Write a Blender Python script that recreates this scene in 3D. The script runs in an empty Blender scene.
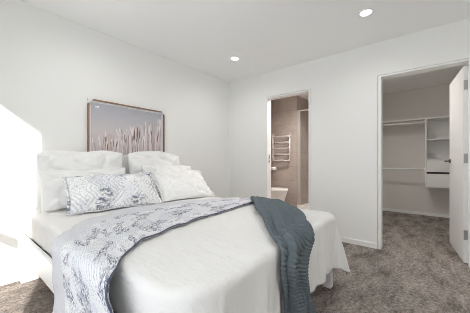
import bpy, bmesh, math, random
from mathutils import Vector, Matrix, noise
from mathutils.bvhtree import BVHTree
PI = math.pi
random.seed(7)
S = bpy.context.scene
COL = S.collection

# ------------------------------------------------------------------ camera
cam = bpy.data.cameras.new('camera')
cam.sensor_width = 36.0
cam.lens = 238.0 / 470.0 * 36.0
cam.shift_y = 4.0 / 470.0
cam.clip_start = 0.02
cam_o = bpy.data.objects.new('camera', cam)
cam_o.location = (-3.197, -2.727, 1.027)
cam_o.rotation_euler = (PI / 2, 0, -math.atan2(.776, .631))
COL.objects.link(cam_o)
S.camera = cam_o

# ------------------------------------------------------------------ light
W = bpy.data.worlds.new('daylight')
S.world = W
W.use_nodes = True
W.node_tree.nodes['Background'].inputs[0].default_value = (.93, .965, 1.0, 1)
W.node_tree.nodes['Background'].inputs[1].default_value = 2.35

sun = bpy.data.lights.new('sun', 'SUN')
sun.energy = 13.0
sun.angle = math.radians(.5)
sun.color = (1.0, .96, .90)
sun_o = bpy.data.objects.new('sun', sun)
sun_o.rotation_euler = Vector((.36, 1.0, -.295)).to_track_quat('-Z', 'Y').to_euler()
sun_o.location = (-6, -8, 5)
COL.objects.link(sun_o)

S.view_settings.view_transform = 'Standard'
S.view_settings.look = 'None'
S.view_settings.gamma = 1
S.view_settings.use_curve_mapping = False
S.view_settings.exposure = 0.05
S.cycles.use_denoising = True
S.cycles.filter_width = 0.9
S.cycles.denoising_prefilter = 'NONE'
S.cycles.max_bounces = 16
S.cycles.diffuse_bounces = 10
S.cycles.sample_clamp_indirect = 8
S.cycles.caustics_reflective = False
S.cycles.caustics_refractive = False


# ------------------------------------------------------------------ helpers
def mat(name, color, rough=.6, metal=0., spec=.5):
    m = bpy.data.materials.new(name)
    m.use_nodes = True
    b = m.node_tree.nodes['Principled BSDF']
    b.inputs['Base Color'].default_value = (*color, 1)
    b.inputs['Roughness'].default_value = rough
    b.inputs['Metallic'].default_value = metal
    b.inputs['Specular IOR Level'].default_value = spec
    return m


class NT:
    """short hand for building node trees"""
    def __init__(s, m):
        s.t = m.node_tree
        s.b = s.t.nodes['Principled BSDF']

    def n(s, kind, **kw):
        x = s.t.nodes.new(kind)
        for k, v in kw.items():
            setattr(x, k, v)
        return x

    def l(s, a, b):
        s.t.links.new(a, b)

    def coord(s, which='Object', scale=(1, 1, 1), rot=(0, 0, 0)):
        c = s.n('ShaderNodeTexCoord')
        mp = s.n('ShaderNodeMapping')
        mp.inputs['Scale'].default_value = scale
        mp.inputs['Rotation'].default_value = rot
        s.l(c.outputs[which], mp.inputs[0])
        return mp.outputs[0]

    def noise(s, vec, scale, detail=4, rough=.6):
        x = s.n('ShaderNodeTexNoise')
        x.inputs['Scale'].default_value = scale
        x.inputs['Detail'].default_value = detail
        x.inputs['Roughness'].default_value = rough
        s.l(vec, x.inputs['Vector'])
        return x.outputs['Fac']

    def ramp(s, fac, *stops):
        r = s.n('ShaderNodeValToRGB')
        e = r.color_ramp.elements
        while len(e) < len(stops):
            e.new(.5)
        for i, (p, c) in enumerate(stops):
            e[i].position = p
            e[i].color = (*c, 1) if len(c) == 3 else c
        s.l(fac, r.inputs[0])
        return r.outputs[0]

    def mix(s, fac, a, b, blend='MIX'):
        x = s.n('ShaderNodeMix', data_type='RGBA', blend_type=blend)
        if isinstance(fac, (int, float)):
            x.inputs[0].default_value = fac
        else:
            s.l(fac, x.inputs[0])
        for v, i in ((a, 6), (b, 7)):
            if isinstance(v, tuple):
                x.inputs[i].default_value = (*v, 1)
            else:
                s.l(v, x.inputs[i])
        return x.outputs[2]

    def math(s, op, a, b=0.):
        x = s.n('ShaderNodeMath', operation=op)
        for v, i in ((a, 0), (b, 1)):
            if isinstance(v, (int, float)):
                x.inputs[i].default_value = v
            else:
                s.l(v, x.inputs[i])
        return x.outputs[0]

    def bump(s, h, strength=.3, dist=.01):
        x = s.n('ShaderNodeBump')
        x.inputs['Strength'].default_value = strength
        x.inputs['Distance'].default_value = dist
        s.l(h, x.inputs['Height'])
        s.l(x.outputs[0], s.b.inputs['Normal'])

    def color(s, c):
        s.l(c, s.b.inputs['Base Color'])


G1 = (0, 0, 0)
G2 = (1, 1, 1)


def paint(name, c, rough=.7):
    m = mat(name, c, rough, spec=.3)
    t = NT(m)
    v = t.coord('Object')
    t.color(t.mix(t.noise(v, 1.3, 3), tuple(k * .985 for k in c), c))
    t.bump(t.noise(v, 160, 2), .06, .002)
    return m


M = {}
M['wall'] = paint('wall_paint', (.868, .872, .860))
M['ceiling'] = paint('ceiling_paint', (.925, .935, .93))
M['closet'] = paint('closet_paint', (.73, .70, .67))
M['trim'] = paint('trim_paint', (.86, .86, .85), .4)
M['white'] = paint('white_lacquer', (.84, .84, .835), .35)
M['door'] = paint('door_paint', (.84, .84, .825), .45)
M['melamine'] = paint('white_melamine', (.82, .81, .79), .4)
M['steel'] = mat('brushed_steel', (.20, .195, .19), .35, .9)
M['hinge'] = mat('satin_hinge_metal', (.40, .40, .40), .45, .7)
M['chrome'] = mat('chrome', (.90, .90, .91), .22, .6)
M['dark'] = mat('dark_gap', (.03, .03, .032), .6)
M['ceramic'] = mat('ceramic', (.86, .85, .83), .15)
M['alu'] = mat('window_aluminium', (.55, .53, .50), .45, .6)
M['plastic'] = mat('white_plastic', (.86, .86, .86), .4)

# carpet
m = mat('carpet', (.26, .22, .19), .95, spec=.1)
t = NT(m)
v = t.coord('Object')
fine = t.noise(v, 210, 2, .7)
mid = t.noise(v, 46, 3, .7)
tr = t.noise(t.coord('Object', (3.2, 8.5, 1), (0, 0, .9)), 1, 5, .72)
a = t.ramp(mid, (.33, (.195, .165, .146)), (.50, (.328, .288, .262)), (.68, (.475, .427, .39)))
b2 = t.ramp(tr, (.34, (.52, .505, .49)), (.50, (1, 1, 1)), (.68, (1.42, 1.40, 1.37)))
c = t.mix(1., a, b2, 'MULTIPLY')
f2 = t.ramp(fine, (.30, (.62, .62, .62)), (.72, (1.30, 1.30, 1.30)))
t.color(t.mix(1., c, f2, 'MULTIPLY'))
t.bump(t.math('ADD', fine, mid), .8, .012)
M['carpet'] = m

# bathroom tile
m = mat('stone_tile', (.40, .33, .29), .3)
t = NT(m)
v = t.coord('UV')
br = t.n('ShaderNodeTexBrick', offset=0.)
br.inputs['Scale'].default_value = 1.
br.inputs['Brick Width'].default_value = .6
br.inputs['Row Height'].default_value = .3
br.inputs['Mortar Size'].default_value = .003
br.inputs['Color1'].default_value = (.42, .365, .33, 1)
br.inputs['Color2'].default_value = (.395, .345, .312, 1)
br.inputs['Mortar'].default_value = (.28, .24, .22, 1)
t.l(v, br.inputs['Vector'])
cl = t.ramp(t.noise(v, 5, 6, .65), (.3, (.86, .86, .86)), (.7, (1.1, 1.1, 1.1)))
t.color(t.mix(1., br.outputs[0], cl, 'MULTIPLY'))
M['tile'] = m

# white seersucker coverlet
m = mat('white_seersucker', (.72, .715, .705), .9, spec=.1)
t = NT(m)
v = t.coord('UV', (55, 20, 1))
w1 = t.noise(v, 1, 4, .6)
w2 = t.noise(t.coord('UV', (9, 4, 1)), 1, 4, .6)
t.bump(t.math('ADD', w1, w2), .40, .014)
M['coverlet'] = m

m = mat('white_cotton', (.85, .85, .845), .9, spec=.1)
t = NT(m)
v = t.coord('Object')
t.bump(t.math('ADD', t.noise(v, 9, 5), t.math('MULTIPLY', t.noise(v, 300, 2), .15)), .35, .02)
M['cotton'] = m

m = mat('quilted_cotton', (.85, .85, .84), .9, spec=.1)
t = NT(m)
v = t.coord('Object')
t.bump(t.math('ADD', t.noise(v, 60, 3), t.noise(v, 9, 3)), .45, .012)
M['cotton2'] = m


def floral(name, density, border=False, base=(.86, .86, .86), ls=18., fs=38., sc=8.5):
    """printed patchwork: sprigs, seed flecks and fine ruled lines in blue grey on white"""
    m = mat(name, (.8, .8, .82), .9, spec=.1)
    t = NT(m)
    uv = t.coord('UV')
    cell = t.n('ShaderNodeTexVoronoi', distance='CHEBYCHEV')
    cell.inputs['Scale'].default_value = 10.5
    t.l(uv, cell.inputs['Vector'])
    sep = t.n('ShaderNodeSeparateColor')
    t.l(cell.outputs['Color'], sep.inputs[0])
    pick = t.math('GREATER_THAN', sep.outputs[0], .5)
    pick2 = t.math('GREATER_THAN', sep.outputs[1], .25)
    st = []
    for ang in (.75, -.6):
        w = t.n('ShaderNodeTexWave')
        w.inputs['Scale'].default_value = ls
        w.inputs['Distortion'].default_value = 1.2
        w.inputs['Detail'].default_value = 1
        w.inputs['Detail Scale'].default_value = 3
        t.l(t.coord('UV', rot=(0, 0, ang)), w.inputs['Vector'])
        st.append(w.outputs['Fac'])
    lines = t.mix(pick, st[0], st[1])
    lines = t.math('MULTIPLY', t.ramp(lines, (.45, G1), (.75, G2)), pick2)
    c = t.mix(t.math('MULTIPLY', lines, .45), base, (.45, .47, .53))
    tint = t.ramp(sep.outputs[2], (.3, (1, 1, 1)), (.9, (.90, .91, .945)))
    c = t.mix(1., c, tint, 'MULTIPLY')
    # seed flecks
    vo = t.n('ShaderNodeTexVoronoi')
    vo.inputs['Scale'].default_value = 80
    t.l(uv, vo.inputs['Vector'])
    fl = t.math('LESS_THAN', vo.outputs['Distance'], .30)
    gate = t.math('GREATER_THAN', t.noise(uv, 11, 2), .45)
    c = t.mix(t.math('MULTIPLY', t.math('MULTIPLY', fl, gate), .62), c, (.33, .35, .42))
    # sprigs
    big = t.ramp(t.noise(uv, sc, 1), (density, G1), (density + .06, G2))
    leaf = t.ramp(t.noise(t.coord('UV', (1, 1.7, 1), (0, 0, .6)), fs, 3, .7), (.47, G1), (.53, G2))
    tone = t.ramp(t.noise(uv, 22, 2), (.38, (.08, .09, .13)), (.52, (.20, .23, .31)), (.66, (.42, .36, .34)))
    c = t.mix(t.math('MULTIPLY', t.math('MULTIPLY', big, leaf), .9), c, tone)
    if border:
        x = t.n('ShaderNodeSeparateXYZ')
        t.l(uv, x.inputs[0])
        edge = t.math('GREATER_THAN', x.outputs[1], 1.0)
        c = t.mix(edge, c, t.mix(t.math('MULTIPLY', fl, .45), (.60, .61, .64), (.50, .51, .56)))
    t.color(c)
    t.bump(t.math('ADD', t.noise(uv, 26, 3), t.noise(uv, 90, 2)), .45, .010)
    return m


M['quilt'] = floral('blue_grey_patchwork', .50, True, (.72, .72, .735), fs=48.)
M['sham'] = floral('blue_grey_sham', .565, ls=11., fs=30., sc=5.5)
M['binding'] = mat('navy_binding', (.075, .085, .13), .9)

m = mat('slate_knit', (.10, .13, .145), .95, spec=.1)
t = NT(m)
v = t.coord('UV')
t.color(t.mix(t.noise(v, 90, 3), (.088, .110, .124), (.150, .178, .194)))
t.bump(t.noise(v, 260, 2), .5, .004)
M['knit'] = m

m = mat('oak', (.30, .17, .10), .5)
t = NT(m)
v = t.coord('Object', (4, 60, 60))
t.color(t.ramp(t.noise(v, 1, 4), (.35, (.20, .11, .065)), (.7, (.36, .22, .135))))
M['oak'] = m

m = mat('glass', (1, 1, 1), 0.)
m.node_tree.nodes.clear()
nt = m.node_tree
o_ = nt.nodes.new('ShaderNodeOutputMaterial')
mx = nt.nodes.new('ShaderNodeMixShader')
tr_ = nt.nodes.new('ShaderNodeBsdfTransparent')
gl_ = nt.nodes.new('ShaderNodeBsdfGlossy')
gl_.inputs['Roughness'].default_value = 0.
fr_ = nt.nodes.new('ShaderNodeFresnel')
fr_.inputs[0].default_value = 1.45
geo_ = nt.nodes.new('ShaderNodeNewGeometry')
inv_ = nt.nodes.new('ShaderNodeMath')
inv_.operation = 'SUBTRACT'
inv_.inputs[0].default_value = 1.
mul_ = nt.nodes.new('ShaderNodeMath')
mul_.operation = 'MULTIPLY'
nt.links.new(geo_.outputs['Backfacing'], inv_.inputs[1])
nt.links.new(inv_.outputs[0], mul_.inputs[0])
nt.links.new(fr_.outputs[0], mul_.inputs[1])
nt.links.new(mul_.outputs[0], mx.inputs[0])      # reflects once, on the outer face of a pane
nt.links.new(tr_.outputs[0], mx.inputs[1])
nt.links.new(gl_.outputs[0], mx.inputs[2])
nt.links.new(mx.outputs[0], o_.inputs[0])
M['glass'] = m

m = mat('lamp_glow', (1, 1, 1))
m.node_tree.nodes['Principled BSDF'].inputs['Emission Color'].default_value = (1, .95, .88, 1)
m.node_tree.nodes['Principled BSDF'].inputs['Emission Strength'].default_value = 14
M['glow'] = m


def obj(name, bm, m, parent=None, smooth=False, loc=None):
    me = bpy.data.meshes.new(name)
    bm.normal_update()
    bm.to_mesh(me)
    bm.free()
    for x in (m if isinstance(m, (list, tuple)) else [m]):
        me.materials.append(x)
    if smooth:
        for p in me.polygons:
            p.use_smooth = True
    o = bpy.data.objects.new(name, me)
    COL.objects.link(o)
    if loc:
        o.location = loc
    if parent:
        o.parent = parent
    return o


def tag(o, label, cat, group=None, kind=None):
    o['label'] = label
    o['category'] = cat
    if group:
        o['group'] = group
    if kind:
        o['kind'] = kind
    return o


def thing(name, label, cat, loc=(0, 0, 0), rotz=0, group=None, kind=None):
    o = bpy.data.objects.new(name, None)
    o.empty_display_size = .1
    COL.objects.link(o)
    o.location = loc
    o.rotation_euler = (0, 0, rotz)
    return tag(o, label, cat, group, kind)


def box(bm, a, b, bevel=0.):
    n0 = len(bm.verts)
    x = [min(a[i], b[i]) for i in range(3)]
    y = [max(a[i], b[i]) for i in range(3)]
    vs = [bm.verts.new((i, j, k)) for i in (x[0], y[0]) for j in (x[1], y[1]) for k in (x[2], y[2])]
    fs = []
    for f in ((0, 1, 3, 2), (4, 6, 7, 5), (0, 4, 5, 1), (2, 3, 7, 6), (0, 2, 6, 4), (1, 5, 7, 3)):
        fs.append(bm.faces.new([vs[i] for i in f]))
    if bevel:
        ed = list({e for f in fs for e in f.edges})
        bmesh.ops.bevel(bm, geom=ed, offset=bevel, segments=2, affect='EDGES', profile=.5)
    return bm


def boxes(*bs, bevel=0.):
    bm = bmesh.new()
    for a, b in bs:
        box(bm, a, b, bevel)
    return bm


def tube(bm, pts, r, seg=10, caps=True):
    rings = []
    pts = [Vector(p) for p in pts]
    up = None
    for i, p in enumerate(pts):
        d = (pts[min(i + 1, len(pts) - 1)] - pts[max(i - 1, 0)]).normalized()
        if up is None:
            up = d.orthogonal().normalized()
        up = (up - d * up.dot(d)).normalized()
        s = d.cross(up)
        rr = r[i] if isinstance(r, (list, tuple)) else r
        rings.append([bm.verts.new(p + (up * math.cos(q) + s * math.sin(q)) * rr)
                      for q in (2 * PI * k / seg for k in range(seg))])
    for a, b in zip(rings, rings[1:]):
        for k in range(seg):
            bm.faces.new((a[k], a[(k + 1) % seg], b[(k + 1) % seg], b[k]))
    if caps:
        bm.faces.new(rings[0][::-1])
        bm.faces.new(rings[-1])
    return bm


def lathe(bm, prof, c=(0, 0, 0), seg=32, caps=True):
    rings = [[bm.verts.new((c[0] + r * math.cos(2 * PI * k / seg), c[1] + r * math.sin(2 * PI * k / seg), c[2] + z))
              for k in range(seg)] for r, z in prof]
    for a, b in zip(rings, rings[1:]):
        for k in range(seg):
            bm.faces.new((a[k], a[(k + 1) % seg], b[(k + 1) % seg], b[k]))
    if caps:
        bm.faces.new(rings[0][::-1])
        bm.faces.new(rings[-1])
    return bm


def struct(name, bm, m, label, cat, parent=None):
    o = obj(name, bm, m, parent)
    if not parent:
        tag(o, label, cat, kind='structure')
    return o


# ------------------------------------------------------------------ room shell
H = 2.4
XW = -3.62          # window wall (inner face)
YR = -4.45          # rear wall (inner face)
YC = -3.70          # closet end wall
BW = .12            # bathroom side wall
CB = 2.52           # closet back wall
# bedroom right wall openings (y ranges include the frames)
B0, B1 = -.757, -1.474      # bathroom doorway
C0, C1 = -2.266, -3.062     # closet doorway
DH = 2.016
WY0, WY1, WH = -1.15, -3.00, 2.17  # window opening in the window wall

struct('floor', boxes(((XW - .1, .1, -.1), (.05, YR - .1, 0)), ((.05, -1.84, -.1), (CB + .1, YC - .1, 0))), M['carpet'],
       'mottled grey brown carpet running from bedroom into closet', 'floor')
struct('ceiling', boxes(((XW - .1, .3, H), (CB + .3, YR - .1, H + .1))), M['ceiling'],
       'plain white plaster ceiling with small round downlights', 'ceiling')
struct('wall_left', boxes(((XW - .1, 0, 0), (0, .1, H))), M['wall'],
       'off white wall behind the bed and framed grass picture', 'wall')
struct('wall_right', boxes(((0, BW + .1, 0), (.1, B0, H)), ((0, B0, DH), (.1, B1, H)), ((0, B1, 0), (.1, C0, H)),
                           ((0, C0, DH), (.1, C1, H)), ((0, C1, 0), (.1, YR - .1, H))), M['wall'],
       'off white wall holding the bathroom and closet doorways', 'wall')
struct('wall_rear', boxes(((XW - .1, YR, 0), (0, YR - .1, H))), M['wall'], 'plain off white wall facing the foot of the bed', 'wall')
struct('wall_outer', boxes(((XW, 0, 0), (XW - .1, WY0, H)), ((XW, WY1, 0), (XW - .1, YR, H)),
                           ((XW, WY0, WH), (XW - .1, WY1, H)), ((XW, WY0, 0), (XW - .1, WY1, .03))), M['wall'],
       'off white outer wall pierced by a wide glazed door', 'wall')
# closet shell
struct('wall_closet_back', boxes(((CB, -1.85, 0), (CB + .1, YC - .1, H))), M['closet'],
       'pale taupe back wall of the walk in closet', 'wall')
struct('wall_closet_side', boxes(((.1, -1.85, 0), (CB, -1.90, H))), M['closet'],
       'pale taupe closet wall shared with the bathroom', 'wall')
struct('wall_closet_end', boxes(((.1, YC, 0), (CB, YC - .1, H))), M['closet'],
       'pale taupe closet wall behind the open closet door', 'wall')


# bathroom shell: tiled
def tiled(bm):
    uv = bm.loops.layers.uv.new('UVMap')
    bm.normal_update()
    for f in bm.faces:
        n = f.normal
        for lp in f.loops:
            p = lp.vert.co
            if abs(n.x) > .5:
                lp[uv].uv = (p.y, p.z)
            elif abs(n.y) > .5:
                lp[uv].uv = (p.x, p.z)
            else:
                lp[uv].uv = (p.x, p.y)
    return bm


struct('wall_bath_far', tiled(boxes(((1.5, BW, 0), (1.6, -.584, H)))), M['tile'],
       'brown stone tiled bathroom wall behind chrome towel rail', 'wall')
struct('wall_bath_return', tiled(boxes(((1.6, -.584, 0), (2.4, -.50, H)))), M['tile'],
       'dark tiled side wall of the shower recess', 'wall')
struct('wall_shower_back', tiled(boxes(((2.4, -.50, 0), (2.5, -1.85, H)))), M['tile'],
       'tiled wall at the back of the shower recess', 'wall')
struct('wall_bath_near', tiled(boxes(((.1, -1.80, 0), (2.4, -1.85, H)))), M['tile'],
       'tiled bathroom wall on the closet side', 'wall')
struct('wall_bath_side', tiled(boxes(((.1, BW, 0), (1.6, BW + .1, H)))), M['tile'],
       'tiled bathroom wall behind the toilet', 'wall')
struct('floor_bath', tiled(boxes(((.05, BW, -.1), (2.4, -1.84, .002)))), M['tile'],
       'brown tiled bathroom floor', 'floor')

# skirting
SK, SKD = .056, .012
struct('baseboard_left', boxes(((XW, -SKD, 0), (0, 0, SK))), M['trim'], 'low white skirting along the wall behind the bed', 'skirting')
struct('baseboard_right', boxes(((-SKD, -SKD, 0), (0, B0 + .003, SK)), ((-SKD, B1 - .003, 0), (0, C0 + .003, SK)),
                                ((-SKD, C1 - .003, 0), (0, YR, SK))), M['trim'],
       'low white skirting along the wall between the doorways', 'skirting')
struct('baseboard_rear', boxes(((XW, YR, 0), (-SKD, YR + SKD, SK))), M['trim'], 'low white skirting along the rear wall', 'skirting')
struct('baseboard_closet', boxes(((CB - SKD, -1.9, 0), (CB, YC, SK))), M['trim'],
       'low white skirting across the closet back wall', 'skirting')


# door frames: jambs flush in the wall with a shadow gap around them
def door_frame(parent, y0, y1, top, gap=.006, w=.028, hw=.018, w0=None):
    a, b = -.004, .118
    w0 = w0 or w
    for s, y, ww in ((-1, y0, w0), (1, y1, w)):
        ya = y + s * gap
        obj('jamb', boxes(((a, ya, 0), (b, ya + s * ww, top - gap))), M['trim'], parent)
    obj('head', boxes(((a, y0 - gap - w0, top - gap - hw), (b, y1 + gap + w, top - gap))), M['trim'], parent)
    bm = boxes(((.02, y0, 0), (.10, y0 - gap, top)), ((.02, y1 + gap, 0), (.10, y1, top)), ((.02, y0, top - gap), (.10, y1, top)))
    obj('shadow_gap', bm, M['hinge'], parent)


d2 = thing('door_2', 'white framed doorway opening to the tiled bathroom', 'doorway', (0, 0, 0), kind='structure')
door_frame(d2, B0, B1, DH - .004, gap=.004, w=.030, w0=.013)
# cavity slider strip and its hardware in the left jamb
obj('strike_plate', boxes(((.045, B0 - .0165, 1.05), (.075, B0 - .0195, 1.12)), ((.045, B0 - .0165, .99), (.075, B0 - .0195, 1.035))),
    M['hinge'], d2)

d1 = thing('door_1', 'white closet door standing open inwards with dark lever handle', 'door', (0, 0, 0), kind='structure')
door_frame(d1, C0, C1, DH)
hx, hy = .075, -3.014
ang = math.atan2(.068, .71)
leaf = obj('leaf', boxes(((0, -.018, .012), (.705, .018, DH - .05)), bevel=.002), M['door'], d1, loc=(hx, hy, 0))
leaf.rotation_euler = (0, 0, ang)
for z in (.24, 1.0, 1.73):
    obj('hinge', boxes(((-.0035, -.012, z), (.001, .016, z + .095)), bevel=.001), M['hinge'], leaf)
hb = bmesh.new()
for s in (1, -1):
    lathe_ring = [(s * .018), (s * .026)]
    tube(hb, [(.645, s * .017, 1.02), (.645, s * .027, 1.02)], .026, 20)
    tube(hb, [(.645, s * .027, 1.02), (.645, s * .062, 1.02), (.640, s * .068, 1.02), (.60, s * .068, 1.02), (.535, s * .066, 1.02)],
         [.009, .009, .010, .010, .009], 12)
obj('handle', hb, M['steel'], leaf, True)
obj('latch_plate', boxes(((.7045, -.012, .94), (.7065, .012, 1.08))), M['steel'], leaf)

# glazed door in the outer wall
w1 = thing('window_1', 'wide glazed sliding door with slim grey frame', 'window', (0, 0, 0), kind='structure')
fx0, fx1 = XW - .085, XW - .025
obj('window_frame', boxes(((fx0, WY0, .03), (fx1, WY0 - .035, WH)), ((fx0, WY1, .03), (fx1, WY1 + .03, WH)),
                          ((fx0, WY0, WH - .03), (fx1, WY1, WH)), ((fx0, WY0, .03), (fx1, WY1, .065))), M['alu'], w1)
obj('transom', boxes(((fx0 + .01, WY0, 1.00), (fx1 - .01, WY1, 1.07))), M['alu'], w1)
bm = bmesh.new()
box(bm, (XW - .056, WY0, .05), (XW - .052, WY1, WH - .02))
obj('pane', bm, M['glass'], w1)

# ------------------------------------------------------------------ bed
XL, XR, YF = -2.785, -1.165, -2.165
bed = thing('bed', 'double bed with white panel headboard, white side rails and square legs', 'bed', ((XL + XR) / 2, -1.1, 0))
bx, by = bed.location.x, bed.location.y


def bpart(name, bm, m, smooth=False):
    bmesh.ops.translate(bm, verts=bm.verts, vec=(-bx, -by, 0))
    return obj(name, bm, m, bed, smooth)


bpart('headboard', boxes(((XL, -.05, .001), (XR, -.10, 1.075)), bevel=.006), M['white'])
for x in (XL - .021, XR - .080):
    bpart('side_rail', boxes(((x, -.101, .285), (x + .028, YF + .13, .436)), bevel=.003), M['white'])
bpart('foot_rail', boxes(((XL + .12, YF + .03, .285), (XR - .16, YF + .058, .436)), bevel=.003), M['white'])
for x in (XL + .035, XR - .075):
    bpart('leg', boxes(((x, YF + .045, 0), (x + .06, YF + .105, .31)), bevel=.003), M['white'])
bpart('slat_base', boxes(((XL + .008, -.101, .311), (XR - .081, YF + .059, .345))), M['oak'])
bpart('mattress', boxes(((XL + .06, -.11, .346), (XR - .085, YF + .075, .565)), bevel=.03), M['cotton'])

# ------------------------------------------------------------------ draped bedding
ZT = .600
RC = .030
RP = .15      # plan radius of the foot corners


def nz(x, y, z=0., s=1.):
    return noise.noise(Vector((x * s, y * s, z)))


def top_z(x, y):
    c = 1 - min(1, abs((x - bx) / .82)) ** 4
    return ZT + .018 * c + .010 * nz(x, y, 3.1, 2.6) + .006 * nz(x, y, 8.2, 7) + .0030 * nz(x, y, 1.2, 20)


def drape(s, t, off=0., xl=XL + .025, xr=XR - .025, yf=YF - .018, fold=1.):
    """point of a cloth lying over the bed: s across, t along; past the edges it bends over and hangs"""
    cx = min(max(s, xl + RC + RP), xr - RC - RP)
    cy = max(t, yf + RC + RP)
    ex, ey = s - cx, t - cy
    L = math.hypot(ex, ey)
    if L > 1e-9:
        k = min(1., RP / L)
        cx, cy = cx + ex * k, cy + ey * k
        ex, ey = s - cx, t - cy
        L = math.hypot(ex, ey)
    X, Y = cx, cy
    z = top_z(X, Y)
    if L < 1e-6:
        return Vector((X, Y, z + off))
    nx, ny = ex / L, ey / L
    a = L / RC
    if a < PI / 2:
        return Vector((X + nx * (RC + off) * math.sin(a), Y + ny * (RC + off) * math.sin(a), z - RC + (RC + off) * math.cos(a)))
    h = L - RC * PI / 2
    corner = abs(2 * nx * ny)
    th = math.atan2(nx, -ny)
    w = X + th * .30 + (Y - yf)
    g = min(1, h / .28)
    wave = (.014 * math.sin(w * 19 + 1.1 + nz(w, 0., 3., 2)) + .009 * math.sin(w * 43 + .4 + 3 * h) + .012 * nz(w, h * .3, 5., 7)
            + .007 * nz(w * 34, h * 5, 1.5)) * g * fold
    if nx < -.6:
        wave *= .25      # tucked side
    out = RC + off + h * (.01 + .16 * max(0, nx) + .15 * corner) + wave + .004 * nz(w * 3, h * 2, 2., 5)
    return Vector((X + nx * out, Y + ny * out, z - RC - h))


def grid(name, P, nu, nv, m, uvf=None, parent=None, thick=0., label=None, cat=None, loc=None, thing_=True):
    """P(u, v) -> point; quads; uv in metres from uvf"""
    bm = bmesh.new()
    uv = bm.loops.layers.uv.new('UVMap')
    vs = [[bm.verts.new(P(i / nu, j / nv)) for j in range(nv + 1)] for i in range(nu + 1)]
    for i in range(nu):
        for j in range(nv):
            q = ((i, j), (i + 1, j), (i + 1, j + 1), (i, j + 1))
            f = bm.faces.new([vs[a][b] for a, b in q])
            for lp, (a, b) in zip(f.loops, q):
                lp[uv].uv = uvf(a / nu, b / nv) if uvf else (a / nu, b / nv)
    bmesh.ops.recalc_face_normals(bm, faces=bm.faces)
    o = obj(name, bm, m, parent, True)
    if thick:
        sm = o.modifiers.new('thickness', 'SOLIDIFY')
        sm.thickness = thick
        sm.offset = 0
    if label:
        tag(o, label, cat)
    return o


CS0, CS1 = XL + .025 - .168, XR + .385
CT0, CT1 = -.135, YF - .385


def cover(u, v):
    s = CS0 + (CS1 - CS0) * u
    t = CT0 + (CT1 - CT0) * v
    # trim the free corner round so that it does not trail on the floor
    ex, ey = s - XR, YF - t
    if ex > 0 and ey > 0:
        k = 1 - .26 * min(1, ex / .4) * min(1, ey / .4)
        s, t = XR + ex * k, YF - ey * k
    return drape(s, t)


coverlet = grid('coverlet', cover, 300, 200, M['coverlet'],
                lambda u, v: ((CS1 - CS0) * u, (CT0 - CT1) * v), thick=.010,
                label='white crinkled coverlet draped over the bed and hanging at its foot', cat='bedspread')


def interp(poly, u):
    """smooth polyline lookup, u in 0..1 by index"""
    n = len(poly) - 1
    x = min(max(u, 0), 1) * n
    i = min(int(x), n - 1)
    f = x - i
    p = [poly[max(0, min(n, k))] for k in (i - 1, i, i + 1, i + 2)]
    r = []
    for d in range(2):
        a, b, c, e = (q[d] for q in p)
        r.append(.5 * (2 * b + (c - a) * f + (2 * a - 5 * b + 4 * c - e) * f * f + (3 * b - a - 3 * c + e) * f ** 3))
    return r


def resample(poly, n=40):
    """the same curve with control points at even distances"""
    fine_ = [interp(poly, i / 600) for i in range(601)]
    acc = [0.]
    for a, b in zip(fine_, fine_[1:]):
        acc.append(acc[-1] + math.hypot(a[0] - b[0], a[1] - b[1]))
    out, j = [], 0
    for k in range(n + 1):
        d = acc[-1] * k / n
        while j < 599 and acc[j + 1] < d:
            j += 1
        f = (d - acc[j]) / max(1e-9, acc[j + 1] - acc[j])
        out.append(tuple(fine_[j][q] + (fine_[j + 1][q] - fine_[j][q]) * f for q in range(2)))
    return out


# quilt runner across the bed, hanging at the left
QF = [(-1.00, -1.43), (-1.25, -1.45), (-1.55, -1.465), (-1.864, -1.496), (-2.195, -1.541), (-2.457, -1.600), (-2.60, -1.65), (-2.72, -1.735),
      (-2.82, -1.86), (-2.95, -1.95), (-3.10, -1.97), (-3.27, -1.95)]
QB = [(-.98, -1.16), (-1.158, -1.139), (-1.40, -1.055), (-1.70, -.955), (-2.00, -.885), (-2.25, -.855), (-2.45, -.91), (-2.62, -1.00),
      (-2.74, -1.12), (-2.88, -1.25), (-3.08, -1.28), (-3.27, -1.25)]


def quilt_p(u, v, off=.017):
    a, b = interp(QF, u), interp(QB, u)
    s = a[0] + (b[0] - a[0]) * v
    t = a[1] + (b[1] - a[1]) * v
    p = drape(s, t, off + .007 * (nz(s, t, 4.4, 9) + .4) + .003 * nz(s, t, 7, 24), xl=XL - .036)
    return p


quilt = grid('patchwork_quilt', quilt_p, 170, 60, M['quilt'], lambda u, v: (u * 2.45, v * .62 + .53), thick=.012,
             label='blue grey patterned quilt folded across the bed with navy edging', cat='quilt')
bm = bmesh.new()
tube(bm, [quilt_p(i / 160, -.002, .019) for i in range(161)], .0038, 8)
obj('binding', bm, M['binding'], quilt, True)

# knitted throw thrown diagonally over the foot corner
TL = [(-.93, -1.10), (-1.06, -1.19), (-1.195, -1.298), (-1.43, -1.50), (-1.671, -1.695), (-1.895, -1.893), (-2.10, -2.06), (-2.24, -2.20),
      (-2.225, -2.33), (-2.165, -2.49), (-2.11, -2.66)]
TR = [(-.90, -1.44), (-1.02, -1.48), (-1.16, -1.59), (-1.29, -1.74), (-1.43, -1.875), (-1.583, -2.014), (-1.74, -2.115), (-1.93, -2.205),
      (-2.02, -2.33), (-1.98, -2.47), (-1.88, -2.66)]

TL, TR = resample(TL), resample(TR)


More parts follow.
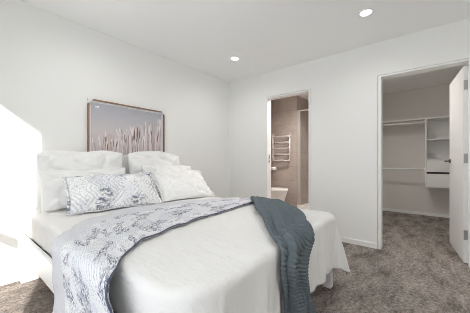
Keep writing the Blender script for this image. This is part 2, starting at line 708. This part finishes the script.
def throw_p(u, v):
    a, b = interp(TL, u), interp(TR, u)
    # pleats across the width gather more as it falls over the edge
    g = .35 + .65 * min(1, max(0, (u - .45) / .3))
    vv = v + .035 * math.sin(v * 4 * PI + 1.2 * u) * g
    s = a[0] + (b[0] - a[0]) * vv
    t = a[1] + (b[1] - a[1]) * vv
    off = .052 + g * (.007 * math.sin(v * 4 * PI + .8 + 2.0 * u) + .003 * math.sin(v * 9 * PI + 4 * u)) + .006 * nz(s, t, 2., 8)
    fade = min(1, v / .04, (1 - v) / .04) * (.35 + .65 * min(1, max(0, (u - .4) / .25)))
    off += (.0115 * abs(math.sin(u * PI * 102)) ** .6 - .005) * fade
    k = min(1, max(0, (v - .20) / .06))
    off += g * (-.016 + .016 * k * k * (3 - 2 * k) + .022 * math.exp(-((v - .29) / .045) ** 2) * min(1, max(0, (u - .5) / .2)))
    edge = min(v, 1 - v)
    if edge < .05:
        off -= (1 - edge / .05) ** 2 * .012
    return drape(s, t, off, fold=1.)


throw = grid('knitted_throw', throw_p, 1000, 60, M['knit'], lambda u, v: (v * .34, u * 2.1), thick=.010,
             label='dark slate ribbed knit throw laid diagonally over foot of bed', cat='throw')


# ------------------------------------------------------------------ pillows
STACK = []


def pillow(name, label, w, h, th, loc, tilt, yaw=0., roll=0., m='cotton', seed=0., flange=0., cat='pillow', group=None, sag=0.):
    """w wide, h high, th thick; stands on its lower edge, tilted back from upright"""
    nu, nv = 64, 48
    bm = bmesh.new()
    uv = bm.loops.layers.uv.new('UVMap')

    def P(u, v, side):
        a, b = abs(u), abs(v)
        x = u * w / 2 * (1 - .045 * (1 - b * b) * a ** 3)
        z = v * h / 2 * (1 - .055 * (1 - a * a) * b ** 3)
        e = max(0, (1 - a ** 2.6)) * max(0, (1 - b ** 2.6))
        y = side * th / 2 * e ** .52
        k = 1 - max(a, b) ** 6
        y += side * k * (.028 * nz(x + seed, z, seed, 4.5) + .009 * nz(x, z + seed, seed, 12))
        for sc_, am in ((5.5, .016), (9.5, .009)):
            y -= side * k * am * max(0, 1 - 6 * abs(nz(x * .8 + seed * 2, z * 1.2 - seed, seed + sc_, sc_)))
        # pull wrinkles out of the corners
        r = math.hypot(1 - a, 1 - b)
        y += side * .011 * math.sin(9 * math.atan2(1 - b + .01, 1 - a + .01)) * math.exp(-((r - .35) / .25) ** 2) * k
        y += .012 * nz(x * 2, z * 2, seed + 9, 2) * max(a, b)
        x += .010 * nz(z, seed, 1.7, 4) * a ** 4
        z += (.022 if v > 0 else .008) * nz(x, seed, 4.7, 4.5) * b ** 3
        z -= sag * abs(u) ** 3 * (.5 + .5 * v)
        return Vector((x, y, z + h / 2))
    F = [[bm.verts.new(P(-1 + 2 * i / nu, -1 + 2 * j / nv, -1)) for j in range(nv + 1)] for i in range(nu + 1)]
    B = [[F[i][j] if i in (0, nu) or j in (0, nv) else bm.verts.new(P(-1 + 2 * i / nu, -1 + 2 * j / nv, 1)) for j in range(nv + 1)]
         for i in range(nu + 1)]
    for g_, fl in ((F, 0), (B, 1)):
        for i in range(nu):
            for j in range(nv):
                q = [(i, j), (i + 1, j), (i + 1, j + 1), (i, j + 1)]
                if fl:
                    q.reverse()
                f = bm.faces.new([g_[c][d] for c, d in q])
                for lp, (c, d) in zip(f.loops, q):
                    lp[uv].uv = (c / nu * w + seed, d / nv * h + seed)
    R = Matrix.Rotation(yaw, 4, 'Z') @ Matrix.Rotation(-tilt, 4, 'X') @ Matrix.Rotation(roll, 4, 'Y')
    T = Matrix.Translation(loc) @ R
    Ti = T.inverted()

    def settle(p, gap=.011):
        """a soft pillow flattens where it meets the bed, the headboard and the pillows behind it"""
        q = T @ p
        q.z = max(q.z, top_z(q.x, q.y) + .007 + gap)
        q.y = min(q.y, -.104 - gap)
        for tree in STACK:
            hit = tree.ray_cast(Vector((q.x, -3, q.z)), Vector((0, 1, 0)))[0]
            if hit and q.y > hit.y - gap:
                q.y = hit.y - gap
        return Ti @ q
    for v_ in bm.verts:
        v_.co = settle(v_.co)
    wb = bm.copy()
    wb.transform(T)
    tree_ = BVHTree.FromBMesh(wb)
    wb.free()
    o = obj(name, bm, M[m], None, True)
    o.rotation_mode = 'QUATERNION'
    o.rotation_quaternion = R.to_quaternion()
    o.location = loc
    tag(o, label, cat, group)
    if flange:
        bm2 = bmesh.new()
        ring = []
        for i in range(nu + 1):
            ring.append((-1 + 2 * i / nu, -1))
        for j in range(1, nv + 1):
            ring.append((1, -1 + 2 * j / nv))
        for i in range(1, nu + 1):
            ring.append((1 - 2 * i / nu, 1))
        for j in range(1, nv):
            ring.append((-1, 1 - 2 * j / nv))
        inn = [settle(P(u, v, 1)) for u, v in ring]
        out = []
        for k, (u, v) in enumerate(ring):
            d = Vector((math.copysign(abs(u) ** 8, u), 0, math.copysign(abs(v) ** 8, v)))
            wv = .006 * math.sin(k * .62) + .005 * math.sin(k * .26)
            out.append(settle(inn[k] + d * flange + Vector((0, wv, 0)), .014))
        A = [bm2.verts.new(p + Vector((0, 0, 0))) for p in inn]
        C_ = [bm2.verts.new(p) for p in out]
        uv2 = bm2.loops.layers.uv.new('UVMap')
        for k in range(len(ring)):
            l_ = (k + 1) % len(ring)
            f = bm2.faces.new((A[k], A[l_], C_[l_], C_[k]))
            for lp in f.loops:
                lp[uv2].uv = (lp.vert.co.x + seed, lp.vert.co.z + seed)
        fo = obj('flange', bm2, M[m], o, True)
        sm = fo.modifiers.new('thickness', 'SOLIDIFY')
        sm.thickness = .006
        sm.offset = 0
    STACK.append(tree_)
    return o


D = math.radians
PG = 'pillows stacked at the headboard'
pillow('pillow', 'white pillow standing against the headboard on its left side', .76, .525, .19, (-2.335, -.235, .615), D(9), 0, D(-1.5), seed=1.3, group=PG, sag=.03)
pillow('pillow', 'white pillow standing against the headboard on its right side', .70, .535, .19, (-1.575, -.235, .615), D(9), 0, D(1), seed=4.1, group=PG, sag=.045)
pillow('pillow', 'white pillow between the left rear pillow and the patterned cushion', .72, .375, .16, (-2.36, -.415, .615), D(26), D(-2), 0, seed=7.7, group=PG, sag=.015)
pillow('pillow', 'white pillow just behind the plain front right pillow', .70, .400, .16, (-1.465, -.415, .615), D(24), 0, D(1), seed=9.2, group=PG, sag=.02)
pillow('pillow', 'plain white front pillow leaning on the right of patterned cushion', .59, .40, .15, (-1.56, -.80, .630), D(48), D(-8), D(1), m='cotton2', seed=3.6, group=PG, flange=.016)
pillow('cushion', 'long blue grey floral cushion leaning in front of white pillows', .70, .37, .15, (-2.265, -.735, .630), D(45), D(-10), D(0), m='sham', seed=2.4, flange=.02, cat='cushion')

# ------------------------------------------------------------------ framed picture
pw, ph = .905, .60
pic = thing('framed_picture', 'wood framed print of pale grasses hung above the bed', 'picture', (-1.805, -.001, 1.365))
x0, x1, z0, z1 = -pw / 2, pw / 2, -ph / 2, ph / 2
fw, fd = .011, .034
obj('frame', boxes(((x0, 0, z0), (x0 + fw, -fd, z1)), ((x1 - fw, 0, z0), (x1, -fd, z1)),
                   ((x0 + fw, 0, z1 - fw), (x1 - fw, -fd, z1)), ((x0 + fw, 0, z0), (x1 - fw, -fd, z0 + fw))), M['oak'], pic)
obj('backing', boxes(((x0 + fw, -.002, z0 + fw), (x1 - fw, -.010, z1 - fw))), M['plastic'], pic)
for sx in (1, -1):
    for sz in (1, -1):
        cx, cz = sx * pw / 2, sz * ph / 2
        bm = bmesh.new()
        pts = [(cx + sx * .002, cz + sz * .002), (cx - sx * .052, cz + sz * .002), (cx + sx * .002, cz - sz * .052)]
        a = [bm.verts.new((x, -fd - .002, z)) for x, z in pts]
        b = [bm.verts.new((x, -.001, z)) for x, z in pts]
        bm.faces.new(a)
        bm.faces.new(b[::-1])
        for i in range(3):
            j = (i + 1) % 3
            bm.faces.new((a[i], b[i], b[j], a[j]))
        bmesh.ops.recalc_face_normals(bm, faces=bm.faces)
        o = obj('corner_guard', bm, M['plastic'], pic)
        o['label'] = 'white corner guard'

# the print: lilac sky over pale reeds with brown seed heads
sky = mat('print_sky', (.6, .57, .6), .6)
t = NT(sky)
g = t.n('ShaderNodeSeparateXYZ')
t.l(t.coord('UV'), g.inputs[0])
t.color(t.mix(t.math('MULTIPLY', t.noise(t.coord('UV', (3, 8, 1)), 2, 4), .35),
              t.ramp(g.outputs[1], (.0, (.62, .52, .51)), (.45, (.62, .56, .57)), (.8, (.47, .465, .51)), (1., (.38, .39, .44))), (.72, .70, .72)))
reeds = [mat('print_reed_pale', (.86, .79, .78), .7), mat('print_reed_pink', (.62, .47, .45), .7), mat('print_reed_grey', (.36, .30, .33), .7),
         mat('print_reed_brown', (.21, .13, .09), .7)]
bm = bmesh.new()
uv = bm.loops.layers.uv.new('UVMap')
mw = .022
ax0, ax1, az0, az1 = x0 + fw + mw, x1 - fw - mw, z0 + fw + mw, z1 - fw - mw
q = [bm.verts.new(p) for p in ((ax0, -.0112, az0), (ax1, -.0112, az0), (ax1, -.0112, az1), (ax0, -.0112, az1))]
f = bm.faces.new(q)
for lp, c in zip(f.loops, ((0, 0), (1, 0), (1, 1), (0, 1))):
    lp[uv].uv = c
rnd = random.Random(5)
nst = 190
for k in range(nst):
    fx = rnd.random() ** .75
    x = ax0 + .01 + (ax1 - ax0 - .02) * fx
    hgt = (.18 + .26 * fx) * rnd.uniform(.55, 1.12)
    hgt = min(hgt, az1 - az0 - .06)
    dx = rnd.uniform(-.03, .03)
    mi = rnd.choices((1, 2, 3, 4), (7, 3, 2.2, 1.))[0]
    yy = -.0114 - .0000025 * k
    wid = rnd.uniform(.0012, .0030)
    head = rnd.random() < .6
    hl, hw = rnd.uniform(.05, .10), rnd.uniform(.004, .008)
    n = 12
    Lr = []
    for i in range(n + 1):
        s = i / n
        cx = max(ax0 + .009, min(ax1 - .009, x + dx * s * s))
        z = az0 + hgt * s
        ww = wid * (1 - .6 * s)
        if head and s > 1 - hl / hgt:
            qn = (s - (1 - hl / hgt)) / (hl / hgt)
            ww = max(.0006, hw * max(0., math.sin(PI * (.08 + .92 * qn))) ** .8)
        Lr.append((bm.verts.new((cx - ww, yy, z)), bm.verts.new((cx + ww, yy, z))))
    for a, b in zip(Lr, Lr[1:]):
        f = bm.faces.new((a[0], a[1], b[1], b[0]))
        f.material_index = mi
for k, (hx_, hz_, hl, hw) in enumerate(((.555, .36, .13, .010), (.60, .39, .15, .011), (.635, .37, .12, .007), (.83, .30, .10, .006), (.93, .34, .12, .006), (.17, .26, .07, .006))):
    x = ax0 + (ax1 - ax0) * hx_
    Lr = []
    for i in range(13):
        q_ = i / 12
        ww = max(.0006, hw * math.sin(PI * (.04 + .92 * q_)) ** .8)
        z = az0 + hz_ - .06 - hl + hl * q_
        Lr.append((bm.verts.new((x - ww + .006 * q_, -.0119 - .000003 * k, z)), bm.verts.new((x + ww + .006 * q_, -.0119 - .000003 * k, z))))
    for a, b in zip(Lr, Lr[1:]):
        bm.faces.new((a[0], a[1], b[1], b[0])).material_index = 4
bmesh.ops.recalc_face_normals(bm, faces=bm.faces)
obj('print', bm, [sky] + reeds, pic)
obj('glazing', boxes(((x0 + fw, -.026, z0 + fw), (x1 - fw, -.028, z1 - fw))), M['glass'], pic)


# ------------------------------------------------------------------ downlights
def downlight(x, y, label, watts, color=(1, .99, .975)):
    o = thing('downlight', label, 'ceiling light', (x, y, H), 0, 'recessed ceiling downlights')
    bm = bmesh.new()
    lathe(bm, [(.048, -.001), (.048, -.006), (.062, -.005), (.064, 0)], seg=36, caps=False)
    obj('trim_ring', bm, M['plastic'], o, True)
    bm = bmesh.new()
    lathe(bm, [(.0485, -.003), (.0485, -.001)], seg=36)
    obj('lens', bm, M['glow'], o)
    li = bpy.data.lights.new('beam', 'SPOT')
    li.energy = watts
    li.spot_size = math.radians(165)
    li.spot_blend = .8
    li.shadow_soft_size = .05
    li.color = color
    lo = bpy.data.objects.new('beam', li)
    lo.location = (0, 0, -.012)
    COL.objects.link(lo)
    lo.parent = o
    return o


downlight(-.717, -2.276, 'lit round downlight in the ceiling before the closet door', 14)
downlight(-.715, -.705, 'lit round downlight in the ceiling near the far corner', 14)
downlight(-2.29, -2.276, 'unseen downlight added as fill light over the foot of the bed', 14)  # added lamp above the frame, evens out the room light
downlight(-2.29, -.705, 'unseen downlight added as fill light over the pillows', 14)  # added lamp out of view, fill for the head of the bed
downlight(-2.29, -3.85, 'unseen downlight added as fill light by the rear wall near the glazed door', 40)  # added lamp behind the camera, fill for the foot drape
downlight(-.717, -3.85, 'unseen downlight added as fill light by the rear wall, away from the glazed door', 32)  # added lamp behind the camera, lifts the lower right wall
downlight(.60, -2.12, 'unseen downlight added to brighten the walk in closet', 60, (1, .97, .93))  # added lamp hidden by the wall, brightens closet and door leaf
downlight(.75, -1.25, 'unseen downlight added to brighten the bathroom', 190, (1, .93, .88))  # added lamp hidden above the doorway, brightens the tiles

# ------------------------------------------------------------------ closet fittings
sx = 2.12
sh = tag(obj('closet_shelf', boxes(((sx, -1.90, 1.750), (CB, YC, 1.776)), ((CB - .018, -1.90, 1.70), (CB, -2.68, 1.750)),
                                   bevel=.001), M['melamine']),
         'long white shelf running across the closet back wall', 'shelf')


def rod(z, x, label):
    o = thing('hanging_rail', label, 'rail', (x, -2.29, z), 0, 'closet hanging rails')
    bm = bmesh.new()
    tube(bm, [(0, .385, 0), (0, -.385, 0)], .016, 14)
    obj('rod', bm, M['plastic'], o, True)
    for s in (1, -1):
        bm = bmesh.new()
        tube(bm, [(0, s * .378, 0), (0, s * .389, 0)], .022, 16)
        obj('socket', bm, M['plastic'], o, True)


rod(1.705, 2.17, 'upper white hanging rail under the long closet shelf')
rod(.872, 2.20, 'lower white hanging rail across the closet at waist height')

TY0, TY1 = -2.682, -3.20
tw = thing('shelf_tower', 'white closet shelf unit with two drawers hung on back wall', 'shelf unit', (CB, TY0, .56))


def tp(name, a, b, m='melamine', bevel=.001):
    bm = boxes((a, b), bevel=bevel)
    bmesh.ops.translate(bm, verts=bm.verts, vec=(-CB, -TY0, -.56))
    return obj(name, bm, M[m], tw)


for y in (TY0, TY1 + .018):
    tp('side_panel', (sx, y, .56), (CB, y - .018, 1.749))
tp('shelf', (sx, TY0 - .018, 1.385), (CB, TY1 + .018, 1.403))
tp('shelf', (sx + .004, TY0 - .018, 1.030), (CB, TY1 + .018, 1.048))
tp('base_panel', (sx + .004, TY0 - .018, .56), (CB, TY1 + .018, .578))
tp('back_panel', (CB - .012, TY0 - .018, .578), (CB - .001, TY1 + .018, 1.749))
d = tp('drawer', (sx - .001, TY0 - .020, .830), (CB - .02, TY1 + .020, 1.027))
d = tp('drawer', (sx - .001, TY0 - .020, .580), (CB - .02, TY1 + .020, .795))
tp('finger_gap', (sx + .012, TY0 - .018, .796), (sx + .10, TY1 + .018, .829), 'dark')

# ------------------------------------------------------------------ bathroom fittings
tr_o = thing('towel_rail', 'chrome ladder towel rail on the bathroom wall', 'towel rail', (1.5, -.245, 1.3))
for y, m_ in ((.20, 'chrome'), (-.20, 'chrome')):
    bm = bmesh.new()
    tube(bm, [(-.06, y, -.32), (-.06, y, .31)], .016, 14)
    obj('post', bm, M[m_], tr_o, True)
    for z in (-.27, .26):
        obj('bracket', tube(bmesh.new(), [(-.06, y, z), (0, y, z)], .010, 10), M['chrome'], tr_o, True)
for z in (.245, .12, -.01, -.14, -.27):
    bm = bmesh.new()
    tube(bm, [(-.06, .20, z)] + [(-.06 - .035 * math.sin(PI * k / 12), .20 - .40 * k / 12, z) for k in range(1, 12)] + [(-.06, -.20, z)], .014, 12)
    obj('rung', bm, M['chrome'], tr_o, True)

rh = thing('paper_holder', 'small toilet roll holder low beside the towel rail', 'toilet roll holder', (1.5, -.02, .86))
bm = bmesh.new()
tube(bm, [(0, .02, 0), (-.07, .02, 0), (-.075, .01, 0), (-.075, -.11, 0)], .007, 10)
tube(bm, [(-.008, .02, 0), (0, .02, 0)], .02, 16)
obj('bar', bm, M['chrome'], rh, True)
bm = bmesh.new()
tube(bm, [(-.075, -.005, -.01), (-.075, -.105, -.01)], .038, 24)
obj('roll', bm, M['cotton'], rh, True)

toi = thing('toilet', 'white toilet with tapered pan seen through bathroom doorway', 'toilet', (1.12, BW + .0, 0))
toi.scale = (1, 1, .96)


def loop_pts(w, l, z, y_back=0., n=40, p=2.4):
    """D-shaped plan: straight back at y_back, rounded front at -l"""
    pts = []
    for k in range(n):
        a = 2 * PI * k / n
        c, s = math.cos(a), math.sin(a)
        x = math.copysign(abs(c) ** (2 / p), c) * w / 2
        y = math.copysign(abs(s) ** (2 / p), s)
        y = (y - 1) / 2 * l
        if y > -l * .5:
            x = math.copysign(min(w / 2, abs(x) + (w / 2 - abs(x)) * .55), c) if abs(c) > 1e-6 else x
        pts.append((x, y_back + y, z))
    return pts


def loft(bm, loops):
    R = [[bm.verts.new(p) for p in l] for l in loops]
    n = len(R[0])
    for a, b in zip(R, R[1:]):
        for k in range(n):
            bm.faces.new((a[k], a[(k + 1) % n], b[(k + 1) % n], b[k]))
    bm.faces.new(R[0][::-1])
    bm.faces.new(R[-1])
    bmesh.ops.recalc_face_normals(bm, faces=bm.faces)
    return bm


obj('pan', loft(bmesh.new(), [loop_pts(.28, .56, .003), loop_pts(.285, .57, .05), loop_pts(.31, .595, .20), loop_pts(.345, .635, .34),
                              loop_pts(.365, .655, .41), loop_pts(.365, .655, .432)]), M['ceramic'], toi, True)
obj('seat', loft(bmesh.new(), [loop_pts(.368, .50, .434, -.16), loop_pts(.376, .508, .440, -.158), loop_pts(.376, .508, .452, -.158)]), M['ceramic'], toi, True)
obj('lid', loft(bmesh.new(), [loop_pts(.374, .505, .454, -.158), loop_pts(.376, .508, .460, -.158), loop_pts(.372, .50, .474, -.160),
                              loop_pts(.34, .47, .480, -.17)]), M['ceramic'], toi, True)
obj('cistern', boxes(((-.185, -.002, .433), (.185, -.155, .82)), bevel=.015), M['ceramic'], toi, True)

tag(obj('shower_tray', boxes(((1.505, -.586, .002), (2.398, -1.798, .06)), ((1.505, -.586, .06), (1.56, -1.798, .10)), bevel=.004), M['ceramic']),
    'white shower tray with raised edge in the tiled recess', 'shower tray')
ss = thing('shower_screen', 'clear shower screen with a pale metal post', 'shower screen', (1.53, -.62, .10))
obj('post', boxes(((-.02, .034, .001), (.02, -.030, 1.98)), bevel=.002), M['alu'], ss)
obj('head_rail', boxes(((-.015, -.03, 1.95), (.015, -1.176, 1.98))), M['alu'], ss)
obj('pane', boxes(((-.004, -.03, .002), (.004, -1.176, 1.95))), M['glass'], ss)
